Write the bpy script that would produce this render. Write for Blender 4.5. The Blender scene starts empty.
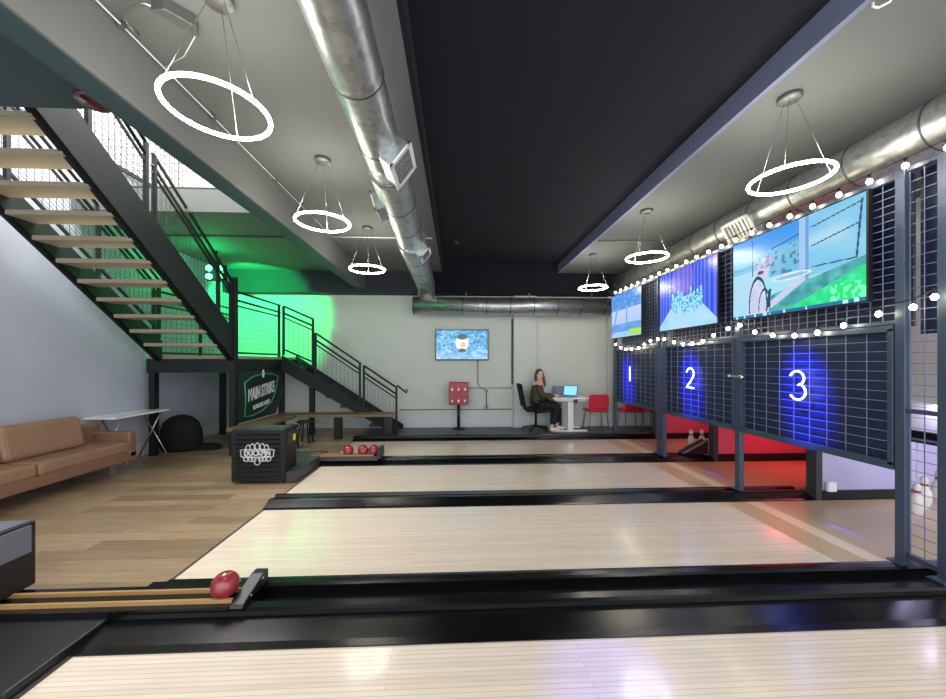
import bpy, bmesh, math, random
from mathutils import Vector, Matrix, Euler
random.seed(7)
R = math.radians
S = bpy.context.scene
COL = S.collection

# ------------------------------------------------------------------ camera, world, exposure
TH = math.atan(16/360)
cd = bpy.data.cameras.new('camera'); cam = bpy.data.objects.new('camera', cd); COL.objects.link(cam)
cam.location = (0, 0, 1.5); cam.rotation_euler = (R(90), 0, -TH)
cd.sensor_fit = 'HORIZONTAL'; cd.sensor_width = 36; cd.lens = 36*360/946
cd.shift_y = 12.5/946; cd.clip_start = .05
S.camera = cam
S.view_settings.view_transform = 'Standard'; S.view_settings.look = 'None'
S.view_settings.gamma = 1; S.view_settings.exposure = 0.62
w = bpy.data.worlds.new('world'); S.world = w; w.use_nodes = True
w.node_tree.nodes['Background'].inputs[0].default_value = (.88, .94, 1, 1)
w.node_tree.nodes['Background'].inputs[1].default_value = 1.9     # added ambient fill, entering through the side left open behind the camera

def lamp(name, kind, loc, energy, color, target=None, size=.2, size_y=None, spot=60, blend=.4, radius=.05):
    l = bpy.data.lights.new(name, kind); l.energy = energy; l.color = color
    if kind == 'AREA':
        l.size = size
        if size_y: l.shape = 'RECTANGLE'; l.size_y = size_y
    elif kind == 'SPOT':
        l.spot_size = R(spot); l.spot_blend = blend; l.shadow_soft_size = radius
    else: l.shadow_soft_size = radius
    o = bpy.data.objects.new(name, l); COL.objects.link(o); o.location = loc
    if target is not None:
        o.rotation_euler = (Vector(target)-Vector(loc)).to_track_quat('-Z', 'Y').to_euler()
    return o
# upstairs daylight falling into the stair well
lamp('upstairs_daylight', 'AREA', (-3.7, 4.6, 5.7), 300, (1, .98, .94), (-3.7, 4.7, 3), 2.4, 2.6)
# green wash from the spotlight in the stair corner
lamp('green_spot_light', 'SPOT', (-4.3, 6.80, 3.1), 260, (.01, 1, .2), (-4.3, 8.3, 2.75), spot=92, blend=.22, radius=.06)
lamp('green_glow', 'POINT', (-4.28, 6.42, 3.12), 11, (.0, 1, .22), radius=.06)
# coloured strips over the pin decks
lamp('red_deck_light', 'AREA', (4.75, 4.8, .9), 5.5, (1, .05, .07), (4.8, 4.95, 0), .8, .1)
lamp('pink_deck_light', 'AREA', (4.5, 6.1, 1.0), 4, (1, .18, .22), (4.6, 6.5, 0), .8, .1)
lamp('violet_deck_light', 'AREA', (4.6, 3.0, 1.1), 6, (.62, .55, 1), (4.6, 3.3, 0), .9, .12)
lamp('white_deck_light', 'AREA', (4.9, 1.9, 2.2), 8, (.9, .85, 1), (4.9, 3, .3), .9, .3)
# blue wash over the number panels
for yy in (3.0, 4.6, 6.4):
    lamp('blue_wash', 'SPOT', (2.0, yy+.35, 3.3), 3000, (.03, .05, 1), (3.15, yy+.17, 1.27), spot=14, blend=1, radius=.05)
lamp('blue_wash', 'SPOT', (2.2, 2.6, 3.35), 260, (.06, .1, 1), (.72, 1.68, 0), spot=11, blend=.9, radius=.05)  # added lamp, stands in for a blue reflection and flare on the nearest lane

# ------------------------------------------------------------------ helpers
def lin(c):
    return tuple((v/255/12.92) if v/255 <= .04045 else ((v/255+.055)/1.055)**2.4 for v in c[:3])
MATS = {}
def mat(name, rgb, rough=.5, metal=0., noise=0., nscale=8, emit=None, es=1., bump=0., coat=0., stretch=(1,1,1), alpha=None, trans=0):
    if name in MATS: return MATS[name]
    m = bpy.data.materials.new(name); m.use_nodes = True; MATS[name] = m
    nt = m.node_tree; b = nt.nodes['Principled BSDF']; L = nt.links
    c = lin(rgb)
    b.inputs['Base Color'].default_value = (*c, 1)
    b.inputs['Roughness'].default_value = rough; b.inputs['Metallic'].default_value = metal
    b.inputs['Coat Weight'].default_value = coat
    if trans: b.inputs['Transmission Weight'].default_value = trans
    tc = nt.nodes.new('ShaderNodeTexCoord'); mp = nt.nodes.new('ShaderNodeMapping')
    mp.inputs['Scale'].default_value = stretch
    L.new(tc.outputs['Object'], mp.inputs[0])
    n = nt.nodes.new('ShaderNodeTexNoise'); n.inputs['Scale'].default_value = nscale; n.inputs['Detail'].default_value = 5
    L.new(mp.outputs[0], n.inputs['Vector'])
    if noise:
        mx = nt.nodes.new('ShaderNodeMix'); mx.data_type = 'RGBA'
        mx.inputs['A'].default_value = (*[max(0, v*(1-noise)) for v in c], 1)
        mx.inputs['B'].default_value = (*[min(1, v*(1+noise)) for v in c], 1)
        L.new(n.outputs['Fac'], mx.inputs['Factor']); L.new(mx.outputs['Result'], b.inputs['Base Color'])
    if bump:
        bp = nt.nodes.new('ShaderNodeBump'); bp.inputs['Strength'].default_value = bump; bp.inputs['Distance'].default_value = .01
        L.new(n.outputs['Fac'], bp.inputs['Height']); L.new(bp.outputs[0], b.inputs['Normal'])
    if emit:
        b.inputs['Emission Color'].default_value = (*lin(emit), 1); b.inputs['Emission Strength'].default_value = es
    return m

def plank_mat(name, c1, c2, cm, length, width, rough, coat=0, grain=.25, offx=0, bumpy=.15):
    m = bpy.data.materials.new(name); m.use_nodes = True; MATS[name] = m
    nt = m.node_tree; b = nt.nodes['Principled BSDF']; L = nt.links
    tc = nt.nodes.new('ShaderNodeTexCoord')
    br = nt.nodes.new('ShaderNodeTexBrick')
    br.inputs['Color1'].default_value = (*lin(c1), 1); br.inputs['Color2'].default_value = (*lin(c2), 1)
    br.inputs['Mortar'].default_value = (*lin(cm), 1)
    br.inputs['Scale'].default_value = 1; br.inputs['Brick Width'].default_value = length; br.inputs['Row Height'].default_value = width
    br.inputs['Mortar Size'].default_value = .0015; br.offset = .37; br.inputs['Bias'].default_value = 0
    L.new(tc.outputs['Object'], br.inputs['Vector'])
    mp = nt.nodes.new('ShaderNodeMapping'); mp.inputs['Scale'].default_value = (1.2, 16, 16)
    n = nt.nodes.new('ShaderNodeTexNoise'); n.inputs['Scale'].default_value = 2.2; n.inputs['Detail'].default_value = 6; n.inputs['Roughness'].default_value = .6
    L.new(tc.outputs['Object'], mp.inputs[0]); L.new(mp.outputs[0], n.inputs['Vector'])
    cr = nt.nodes.new('ShaderNodeMapRange'); cr.inputs['From Min'].default_value = .3; cr.inputs['From Max'].default_value = .7
    cr.inputs['To Min'].default_value = 1-grain; cr.inputs['To Max'].default_value = 1+grain*.6
    L.new(n.outputs['Fac'], cr.inputs['Value'])
    mx = nt.nodes.new('ShaderNodeVectorMath'); mx.operation = 'SCALE'
    L.new(br.outputs['Color'], mx.inputs[0]); L.new(cr.outputs[0], mx.inputs['Scale'])
    L.new(mx.outputs[0], b.inputs['Base Color'])
    b.inputs['Roughness'].default_value = rough; b.inputs['Coat Weight'].default_value = coat; b.inputs['Coat Roughness'].default_value = .12
    return m

def duct_mat():
    m = bpy.data.materials.new('galvanised_duct'); m.use_nodes = True; MATS['duct'] = m
    nt = m.node_tree; b = nt.nodes['Principled BSDF']; L = nt.links
    b.inputs['Metallic'].default_value = .85; b.inputs['Roughness'].default_value = .36
    tc = nt.nodes.new('ShaderNodeTexCoord')
    n = nt.nodes.new('ShaderNodeTexVoronoi'); n.inputs['Scale'].default_value = 26
    L.new(tc.outputs['Object'], n.inputs['Vector'])
    mx = nt.nodes.new('ShaderNodeMix'); mx.data_type = 'RGBA'
    mx.inputs['A'].default_value = (*lin((158, 162, 162)), 1); mx.inputs['B'].default_value = (*lin((196, 200, 200)), 1)
    L.new(n.outputs['Color'], mx.inputs['Factor']); L.new(mx.outputs['Result'], b.inputs['Base Color'])
    n2 = nt.nodes.new('ShaderNodeTexNoise'); n2.inputs['Scale'].default_value = 5
    L.new(tc.outputs['Object'], n2.inputs['Vector'])
    bp = nt.nodes.new('ShaderNodeBump'); bp.inputs['Strength'].default_value = .25; bp.inputs['Distance'].default_value = .02
    L.new(n2.outputs['Fac'], bp.inputs['Height']); L.new(bp.outputs[0], b.inputs['Normal'])
    return m

WORLD = {}          # object -> world origin of its vertices
class MB:
    def __init__(s): s.v = []; s.f = []; s.sm = []
    def add(s, vs, fs, smooth=False):
        o = len(s.v); s.v += [Vector(v) for v in vs]
        for f in fs: s.f.append([i+o for i in f]); s.sm.append(smooth)
        return s
    def box(s, x0, y0, z0, x1, y1, z1):
        x0, x1 = sorted((x0, x1)); y0, y1 = sorted((y0, y1)); z0, z1 = sorted((z0, z1))
        return s.add([(x0,y0,z0),(x1,y0,z0),(x1,y1,z0),(x0,y1,z0),(x0,y0,z1),(x1,y0,z1),(x1,y1,z1),(x0,y1,z1)],
              [(0,3,2,1),(4,5,6,7),(0,1,5,4),(1,2,6,5),(2,3,7,6),(3,0,4,7)])
    def prism(s, prof, a, b, axis='x', smooth=False):
        # prof: closed list of 2D points; axis x -> (y,z), y -> (x,z), z -> (x,y)
        def P(p, t): return {'x': (t, p[0], p[1]), 'y': (p[0], t, p[1]), 'z': (p[0], p[1], t)}[axis]
        n = len(prof); vs = [P(p, a) for p in prof]+[P(p, b) for p in prof]
        fs = [(i, (i+1) % n, n+(i+1) % n, n+i) for i in range(n)]
        s.add(vs, fs, smooth); o = len(s.v)-2*n
        s.f.append([o+i for i in range(n)][::-1]); s.f.append([o+n+i for i in range(n)]); s.sm += [False, False]
        return s
    def bar(s, p, q, w, h=None, up=(0,0,1)):
        h = h or w; p = Vector(p); q = Vector(q); d = (q-p).normalized(); u = Vector(up)
        if abs(d.dot(u)) > .99: u = Vector((1,0,0))
        a = d.cross(u).normalized(); b = a.cross(d)
        c = [(-1,-1),(1,-1),(1,1),(-1,1)]
        return s.add([p+a*x*w/2+b*y*h/2 for x, y in c]+[q+a*x*w/2+b*y*h/2 for x, y in c],
              [(0,3,2,1),(4,5,6,7),(0,1,5,4),(1,2,6,5),(2,3,7,6),(3,0,4,7)])
    def tube(s, pts, r, seg=10, closed=False, caps=True):
        pts = [Vector(p) for p in pts]; n = len(pts)
        rs = r if isinstance(r, (list, tuple)) else [r]*n
        rings = []; pa = None
        for i, p in enumerate(pts):
            if closed: d = pts[(i+1) % n]-pts[i-1]
            else: d = pts[min(i+1, n-1)]-pts[max(i-1, 0)]
            d.normalize()
            if pa is None:
                u = Vector((0,0,1)) if abs(d.z) < .9 else Vector((1,0,0)); a = d.cross(u).normalized()
            else: a = (pa-d*pa.dot(d)).normalized()
            pa = a; b = d.cross(a)
            rings.append([p+(a*math.cos(t)+b*math.sin(t))*rs[i] for t in [2*math.pi*k/seg for k in range(seg)]])
        vs = [v for r_ in rings for v in r_]; fs = []
        m = n if closed else n-1
        for i in range(m):
            for k in range(seg):
                j = (i+1) % n; fs.append((i*seg+k, i*seg+(k+1) % seg, j*seg+(k+1) % seg, j*seg+k))
        s.add(vs, fs, True)
        if not closed and caps:
            o = len(s.v)-len(vs)
            s.f.append([o+k for k in range(seg)][::-1]); s.f.append([o+(n-1)*seg+k for k in range(seg)]); s.sm += [False, False]
        return s
    def lathe(s, prof, c=(0,0,0), seg=20, sx=1, sy=1):
        n = len(prof); vs = []; fs = []
        for r, z in prof:
            for k in range(seg):
                t = 2*math.pi*k/seg; vs.append((c[0]+r*sx*math.cos(t), c[1]+r*sy*math.sin(t), c[2]+z))
        for i in range(n-1):
            for k in range(seg): fs.append((i*seg+k, i*seg+(k+1) % seg, (i+1)*seg+(k+1) % seg, (i+1)*seg+k))
        s.add(vs, fs, True); o = len(s.v)-len(vs)
        s.f.append([o+k for k in range(seg)][::-1]); s.f.append([o+(n-1)*seg+k for k in range(seg)]); s.sm += [True, True]
        return s
    def ball(s, c, r, sx=1, sy=1, sz=1, seg=20):
        h = seg//2
        return s.lathe([(max(1e-4, math.sin(math.pi*i/h))*r, -math.cos(math.pi*i/h)*r*sz) for i in range(h+1)], c, seg, sx, sy)
    def xf(s, M, start=0):
        for i in range(start, len(s.v)): s.v[i] = M @ s.v[i]
        return s
    def build(s, name, m, parent=None, bevel=0, subd=0):
        o0 = WORLD.get(parent.name, Vector()) if parent else Vector()
        me = bpy.data.meshes.new(name)
        me.from_pydata([tuple(v-o0) for v in s.v], [], s.f)
        me.polygons.foreach_set('use_smooth', s.sm); me.update()
        bm = bmesh.new(); bm.from_mesh(me); bmesh.ops.recalc_face_normals(bm, faces=bm.faces); bm.to_mesh(me); bm.free()
        me.materials.append(m)
        o = bpy.data.objects.new(name, me); COL.objects.link(o)
        if parent: o.parent = parent
        WORLD[o.name] = o0
        if bevel:
            md = o.modifiers.new('bevel', 'BEVEL'); md.width = bevel; md.segments = 3; md.limit_method = 'ANGLE'
        if subd:
            md = o.modifiers.new('sub', 'SUBSURF'); md.levels = subd; md.render_levels = subd
        return o

def tag(o, label=None, cat=None, group=None, kind=None):
    for k, v in (('label', label), ('category', cat), ('group', group), ('kind', kind)):
        if v: o[k] = v
    return o
def thing(name, loc, label, cat, group=None):
    o = bpy.data.objects.new(name, None); COL.objects.link(o); o.location = loc; o.empty_display_size = .1
    WORLD[o.name] = Vector(loc); return tag(o, label, cat, group)
def struct(name, mb, m, **k): return tag(mb.build(name, m, **k), kind='structure')
def dup(root, loc, label, rz=None):
    def rec(o, p):
        c = o.copy(); COL.objects.link(c)
        if p: c.parent = p
        for ch in list(o.children): rec(ch, c)
        return c
    r = rec(root, None); r.location = loc; r['label'] = label
    if rz is not None: r.rotation_euler.z = rz
    return r
def text_mesh(txt, size, extrude, M, bold=0.):
    cu = bpy.data.curves.new('t', 'FONT'); cu.body = txt; cu.size = size; cu.extrude = extrude; cu.offset = bold
    cu.align_x = 'CENTER'; cu.align_y = 'CENTER'
    o = bpy.data.objects.new('t', cu); COL.objects.link(o)
    bpy.context.view_layer.update()
    me = bpy.data.meshes.new_from_object(o.evaluated_get(bpy.context.evaluated_depsgraph_get()))
    mb = MB(); mb.add([M @ v.co for v in me.vertices], [list(p.vertices) for p in me.polygons])
    bpy.data.objects.remove(o); bpy.data.meshes.remove(me); bpy.data.curves.remove(cu)
    return mb
def grid(mb, o, u, v, nu, nv, w):
    # wire mesh filling the parallelogram o, o+u, o+u+v, o+v
    o, u, v = Vector(o), Vector(u), Vector(v); nrm = u.cross(v).normalized()
    for i in range(nu+1): a = o+u*(i/nu); mb.bar(a, a+v, w, w, nrm)
    for j in range(nv+1): a = o+v*(j/nv); mb.bar(a, a+u, w, w, nrm)
    return mb

# ------------------------------------------------------------------ materials
M_wall = mat('wall_paint', (206, 212, 204), .8, noise=.06, nscale=3)
M_wall_left = mat('grey_plaster', (188, 192, 208), .85, noise=.14, nscale=1.4)
M_wall_under = mat('grey_plaster_dark', (150, 158, 168), .85, noise=.12, nscale=1.5)
M_white = mat('white_paint', (225, 225, 222), .6)
M_base = mat('baseboard_paint', (205, 214, 216), .5)
M_ceil = mat('grey_ceiling', (106, 110, 108), .8, noise=.06, nscale=2)
M_ceild = mat('dark_ceiling', (44, 48, 56), .8, noise=.1, nscale=2)
M_black_ceil = mat('black_ceiling', (10, 11, 26), .95, noise=.15, nscale=1.2)  # black paint; blue glow on the middle ceiling put into its tint
M_slate = mat('slate_beam', (120, 128, 156), .7, noise=.05)  # slate lightened to stand for the light falling on the step face
M_teal = mat('dark_teal', (52, 72, 76), .6, noise=.08)
M_floor = plank_mat('oak_vinyl_planks', (170, 147, 117), (134, 112, 87), (84, 68, 52), 1.25, .15, .42, coat=.15, grain=.25)
M_floor_back = mat('dark_floor', (96, 92, 84), .5, noise=.1)
M_lane = plank_mat('maple_lane', (242, 226, 210), (233, 215, 196), (208, 186, 162), 2.6, .028, .22, coat=.5, grain=.07)
M_deck = mat('tan_deck', (196, 172, 136), .3, noise=.08, nscale=30)
M_deck_line = mat('pale_deck_line', (226, 210, 186), .3)
M_black = mat('gloss_black_plastic', (13, 13, 15), .22, noise=.2)
M_black2 = mat('satin_black', (20, 21, 25), .42, noise=.2)
M_char = mat('charcoal_panel', (58, 58, 64), .45, noise=.06)
M_steel = mat('painted_steel_green_black', (12, 22, 21), .6, noise=.12, nscale=5)
M_cage = mat('cage_steel', (70, 82, 104), .4, metal=.3, noise=.1)
M_wire = mat('cage_wire', (120, 132, 160), .5, metal=.1)
M_wire2 = mat('stair_wire', (60, 72, 72), .5, metal=.3)
M_navy = mat('navy_sheet', (27, 34, 70), .5, noise=.15, nscale=2)
M_tread = mat('stair_wood', (158, 146, 124), .5, noise=.14, nscale=5, stretch=(1.5, 14, 14))
M_bench = mat('bench_wood', (120, 98, 76), .5, noise=.18, nscale=5, stretch=(1.5, 14, 14))
M_railwood = mat('rail_wood', (170, 132, 86), .4, noise=.12)
M_leather = mat('tan_leather', (158, 124, 100), .5, noise=.12, nscale=6, bump=.25)
M_leather_d = mat('tan_leather_frame', (140, 104, 82), .5, noise=.1, nscale=6, bump=.2)
M_chrome = mat('chrome', (190, 192, 196), .22, metal=.9)
M_grey = mat('grey_metal', (120, 122, 122), .4, metal=.6)
M_duct = duct_mat()
M_ductseam = mat('duct_seam', (84, 88, 92), .5, metal=.6)
M_ring = mat('ring_light_glow', (255, 255, 255), .5, emit=(255, 246, 232), es=48)
M_bulb = mat('bulb_glow', (255, 240, 205), .4, emit=(255, 238, 200), es=26)
M_neon = mat('neon_tube', (230, 240, 255), .4, emit=(214, 226, 255), es=3.2)
M_greenled = mat('green_led', (200, 255, 220), .4, emit=(90, 255, 150), es=5)
M_red = mat('red_ball', (140, 42, 52), .22, noise=.25, nscale=12, coat=.4)
M_redp = mat('red_plastic', (196, 38, 62), .4)
M_redm = mat('red_enamel', (176, 30, 44), .35)
M_pin = mat('white_pin', (238, 232, 230), .25, coat=.3)
M_pinr = mat('red_pin_band', (196, 40, 40), .4)
M_whitep = mat('white_laminate', (245, 246, 248), .3)
M_cloth = mat('black_cloth', (16, 16, 20), .9, noise=.3, bump=.3)
M_yellow = mat('yellow_sticker', (226, 214, 60), .5)
M_olive = mat('olive_sweater', (74, 70, 54), .9, noise=.15, nscale=30)
M_trouser = mat('black_trousers', (22, 22, 30), .85, noise=.15)
M_skin = mat('skin', (222, 176, 150), .55)
M_hair = mat('brown_hair', (92, 58, 44), .6, noise=.3, nscale=20, stretch=(8, 8, 1))
M_lip = mat('lip', (176, 84, 82), .5)
M_eye = mat('eye_dark', (40, 30, 26), .3)
M_logo = mat('logo_white', (220, 224, 228), .5)
M_logo_g = mat('logo_green_line', (80, 160, 120), .5)
M_vent_g = mat('vent_side', (150, 170, 160), .5)

# ------------------------------------------------------------------ the setting
XL, YW, XR = -5.06, 8.3, 5.6
FOUL = -1.97
struct('floor', MB().box(XL-.1, -1.5, -.06, FOUL, YW, 0), M_floor)
struct('floor_lanes', MB().box(FOUL, -1.5, -.10, XR, 7.12, -.04), M_floor_back)
struct('floor_back', MB().box(FOUL, 7.12, -.06, XR, YW, 0), M_floor_back)
struct('wall_back', MB().box(XL-.1, YW, -.06, XR+.1, YW+.12, 3.75), M_wall)
struct('wall_back_pilaster', MB().box(1.30, YW-.1, 0, 1.83, YW, 3.02), M_wall, bevel=.004)
struct('wall_back_corner', MB().box(3.5, YW-.1, 0, 3.6, YW, 3.02), M_wall, bevel=.004)
struct('wall_left', MB().box(XL-.12, -1.5, -.06, XL, YW, 6.2), M_wall_left)
struct('wall_right', MB().box(XR, -1.5, -.06, XR+.12, YW, 3.75), M_white)
struct('baseboard_back', MB().box(-2.4, YW-.02, 0, 1.30, YW, .24).box(1.83, YW-.02, 0, XR, YW, .24).box(1.29, YW-.12, 0, 1.84, YW-.1, .24), M_base)
struct('baseboard_left', MB().box(XL, 2.0, 0, XL+.02, YW, .2), M_base)
# ceilings: grey over both sides, black raised bay in the middle, bulkhead on the back wall
struct('ceiling_left', MB().box(-2.02, -1.2, 3.5, -.336, 8.0, 3.83), M_ceil)
struct('ceiling_center', MB().box(-.36, -1.2, 3.69, 2.3, 8.0, 3.83), M_black_ceil)
struct('trim_center_left', MB().box(-.336, -1.2, 3.5, -.30, 8.0, 3.69), M_black_ceil)
struct('trim_center_right', MB().box(2.26, -1.2, 3.5, 2.30, 8.0, 3.69), M_slate)
struct('ceiling_right', MB().box(2.30, -1.2, 3.5, XR+.1, 8.0, 3.83), M_ceil)
struct('trim_beam_left', MB().box(-2.2, -1.2, 3.09, -2.02, 8.0, 3.83), M_teal)  # dark teal puts the unlit underside of the beam into its colour
struct('trim_beam_left_lit_side', MB().box(-2.02, -1.2, 3.09, -2.0, 8.0, 3.5), M_ceil)  # lighter sheet, stands for the beam side lit by the rings
struct('ceiling_stairs_near', MB().box(XL, -1.2, 3.5, -2.2, 2.98, 3.83), M_teal)
struct('ceiling_stairs_far', MB().box(XL, 4.95, 3.5, -2.2, 8.0, 3.80), M_ceil)
struct('ceiling_bulkhead', MB().box(XL, 8.0, 3.02, -.6, YW, 3.83), M_ceild)
struct('ceiling_bulkhead_center', MB().box(-.6, 8.0, 3.02, XR, YW, 3.83), M_black_ceil)
# the storey above, seen through the stair opening
struct('wall_upstairs_back', MB().box(XL, 7.4, 3.8, -1.6, 7.5, 6.2), M_white)
struct('wall_upstairs_right', MB().box(-1.7, 2.0, 3.83, -1.6, 7.4, 6.2), M_white)
struct('wall_upstairs_left', MB().box(XL, 2.98, 4.35, XL+.03, 7.4, 6.2), M_white)
struct('wall_upstairs_front', MB().box(XL, 1.9, 3.83, -1.6, 2.0, 6.2), M_white)
struct('ceiling_upstairs', MB().box(XL, 1.9, 6.2, -1.6, 7.5, 6.3), M_white)

# ------------------------------------------------------------------ lanes and dividers
LANES = [(.73, 1.92), (2.565, 3.73), (4.13, 5.25), (5.68, 6.85)]
LN = ['nearest pale maple bowling lane, cut by the bottom edge of the photo',
      'pale maple bowling lane running to the opening under number panel 3',
      'pale maple bowling lane running to the red-lit deck under number panel 2',
      'farthest pale maple bowling lane, running under number panel 1']
for (y0, y1), lb in zip(LANES, LN):
    t = thing('bowling_lane', (FOUL, (y0+y1)/2, 0), lb, 'bowling lane', 'maple bowling lanes')
    MB().box(FOUL+.02, y0, -.04, 2.85, y1, 0).build('lane_surface', M_lane, t)
    MB().box(2.85, y0, -.04, XR-.15, y1, -.0005).build('pin_deck', M_deck, t)
    MB().box(3.10, y0+.01, -.03, 3.24, y1-.01, .0005).build('deck_line', M_deck_line, t)
    MB().box(FOUL, y0, -.04, FOUL+.02, y1, .004).build('foul_line', M_char, t)

def divider_obj(y0, y1, label, trough=False, h=.06, x1=3.89):
    t = thing('lane_divider', (FOUL, (y0+y1)/2, -.04), label, 'lane divider', 'black dividers between the lanes')
    if trough:
        g = .2; a, b = y0+g, y1-.125
        MB().prism([(y0,-.04),(a+.03,-.04),(a+.03,.03),(a-.01,.025),(y0+.05,.008),(y0,.006)], FOUL, x1).build('gutter', M_black, t)
        MB().prism([(a+.03,-.04),(a+.10,-.04),(a+.10,h),(a+.085,h+.012),(a+.03,h+.012),(a+.015,h),(a+.015,.032),(a+.03,.03)], FOUL, x1).build('rim', M_black, t)
        MB().prism([(a+.10,-.04),(b-.07,-.04),(b-.07,-.02),(a+.10,-.02)], FOUL, x1).build('trough_bottom', M_black2, t)
        MB().prism([(b-.07,-.04),(b,-.04),(b,h),(b-.012,h+.012),(b-.058,h+.012),(b-.07,h)], FOUL, x1).build('rim', M_black, t)
        MB().prism([(b,-.04),(y1,-.04),(y1,.006),(b+.03,.02),(b,.05)], FOUL, x1).build('gutter', M_black, t)
        MB().prism([(a+.104,.02),(a+.125,.02),(a+.125,.034),(a+.104,.034)], -1.1, x1).build('edge_strip', M_grey, t)
    else:
        m = (y1-y0)
        a, b = y0+m*.3, y1-m*.22
        MB().prism([(y0,-.04),(a,-.04),(a,.05),(y0+.03,.012),(y0,.006)], FOUL, x1).build('gutter', M_black, t)
        MB().prism([(a,-.04),(b,-.04),(b,h-.01),(b-.012,h),(b-.05,h),(b-.06,h-.02),(a+.06,h-.02),(a+.05,h),(a+.012,h),(a,h-.01)], FOUL, x1).build('rim', M_black, t)
        MB().prism([(b,-.04),(y1,-.04),(y1,.006),(y1-.03,.012),(b,.05)], FOUL, x1).build('gutter', M_black, t)
    return t
divider_obj(1.92, 2.565, 'wide black divider with open trough behind the nearest lane', True)
divider_obj(3.73, 4.13, 'narrow black divider between the lanes of number panels 3 and 2')
divider_obj(5.25, 5.68, 'black divider carrying the three red balls, between the lanes of number panels 2 and 1')
divider_obj(6.85, 7.12, 'black border strip along the far side of the farthest lane', h=.09)

# partitions behind the cage
def partition(y, label, m):
    t = thing('pit_partition', (4.7, y, -.04), label, 'partition wall', 'partitions between the pin decks')
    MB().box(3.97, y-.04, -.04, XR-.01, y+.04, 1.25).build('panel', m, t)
    MB().box(3.98, y-.06, -.04, XR-.01, y-.04, .1).build('kick_strip', M_black2, t)
    MB().box(3.90, y-.06, -.04, 3.97, y+.06, 1.45).build('post', M_char, t, bevel=.004)
partition(3.80, 'violet-lit partition wall behind the lane of number panel 3', mat('violet_lit_partition', (182, 178, 208), .6))  # lilac base puts part of the violet light into the wall colour
partition(5.36, 'red-lit partition wall between the posts under number panel 3', mat('rose_partition', (196, 96, 124), .6))  # rose base carries red light in the colour of both far partitions
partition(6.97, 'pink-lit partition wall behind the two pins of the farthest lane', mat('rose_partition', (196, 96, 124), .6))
t = thing('masking_board', (4.3, 2.5, -.04), 'white masking board seen through the wire at the right edge', 'board')
MB().box(4.3, 2.55, .86, 4.34, 3.74, 1.40).build('board_panel', M_white, t)
MB().box(4.26, 2.55, .80, 4.36, 3.74, .86).build('rail', M_black2, t)
MB().box(4.26, 2.47, -.04, 4.36, 2.55, 1.40).build('post', M_black2, t)

# ------------------------------------------------------------------ pins
pin_prof = [(.022,0),(.028,.005),(.038,.06),(.045,.11),(.040,.165),(.024,.205),(.019,.225),(.024,.25),(.024,.275),(.014,.292),(.003,.296)]
def pin(loc, label, group, s=1.0):
    t = thing('bowling_pin', loc, label, 'bowling pin', group)
    MB().lathe([(r*1.15*s, z*s) for r, z in pin_prof], loc, 20).build('pin_body', M_pin, t)
    MB().lathe([(.0285*s,.213*s),(.0235*s,.232*s)], loc, 20).build('neck_band', M_pinr, t)
    return t
p0 = pin((4.03, 6.03, -.0005), 'left of the two white pins standing on the pink-lit deck', 'pins on the farthest lane', 1.12)
dup(p0, (4.22, 6.03, -.0005), 'right of the two white pins standing on the pink-lit deck')
pc = []
for (x, y, z), lb in zip([(4.19, 3.1, .10), (4.26, 3.1, .16), (4.38, 3.08, .22)],
        ['lowest white pin hanging behind the wire at the right edge', 'middle white pin hanging behind the wire at the right edge', 'highest white pin hanging behind the wire at the right edge']):
    q = pin((x, y, z), lb, 'pins hanging behind the wire')
    MB().tube([(x, y, z+.29), (x, y, .78)], .003, 6).build('cord', M_white, q)
tag(MB().box(4.10, 2.9, .78, 4.5, 3.3, .80).build('string_board', M_black2), 'black board the pin cords hang from, behind the wire', 'board')
# ramp at the far deck
t = thing('deck_ramp', (3.75, 5.46, 0), 'black sloping ramp with metal rails beside the pink-lit deck', 'ramp')
MB().prism([(3.50,.075),(3.88,.075),(3.88,.27)], 5.40, 5.56, 'y').build('ramp_body', M_black2, t)
for yy in (5.42, 5.54): MB().bar((3.50,yy,.09),(3.89,yy,.29),.02).build('ramp_rail', M_chrome, t)

# ------------------------------------------------------------------ cage
CX = 3.185
def post(y, label, w=.07, z1=2.87, z0=-.04):
    t = thing('cage_post', (CX-.03, y, z0), label, 'post', 'steel posts of the cage')
    MB().box(CX-.033, y-w/2, z0, CX+.02, y+w/2, z1).build('post_tube', M_cage, t, bevel=.005)
    MB().box(CX-.08, y-.045, .073, CX+.02, y+.045, .083).build('foot_plate', M_cage, t)
post(2.43, 'broad steel post to the right of number panel 3', .06)
post(2.205, 'steel post at the very right edge of the photo', .05)
post(3.92, 'steel post between number panels 2 and 3')
post(5.40, 'nearer of the two steel posts between number panels 1 and 2', .06)
post(5.54, 'farther of the two steel posts between number panels 1 and 2', .04)
post(7.10, 'steel post at the left side of number panel 1, farthest from the camera', .06)
GP = 'wire panels of the cage'
for y0, y1, lb in [(3.955, 2.465, 'wire mesh cage panel behind the largest television'), (5.37, 3.955, 'wire mesh cage panel behind the middle television'), (7.07, 5.56, 'wire mesh cage panel behind the farthest television')]:
    ys, ye = min(y0,y1), max(y0,y1); ys += .0
    t = thing('wire_cage_panel', (CX, (ys+ye)/2, 1.78), lb, 'wire panel', GP)
    nv = 18; nu = max(2, round((ye-ys)/.085))
    MB_ = grid(MB(), (CX-.01, ys, 1.80), (0, ye-ys, 0), (0, 0, 1.02), nu, nv, .0045)
    MB_.build('wire_mesh', M_wire, t)
    MB().box(CX-.025, ys, 2.82, CX+.025, ye, 2.87).build('frame_bar', M_cage, t)
    MB().box(CX-.025, ys, 1.775, CX+.025, ye, 1.80).build('frame_bar', M_cage, t)
    MB().box(CX+.12, ys, 1.76, CX+.14, ye, 2.87).build('backing_sheet', M_navy, t)
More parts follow.
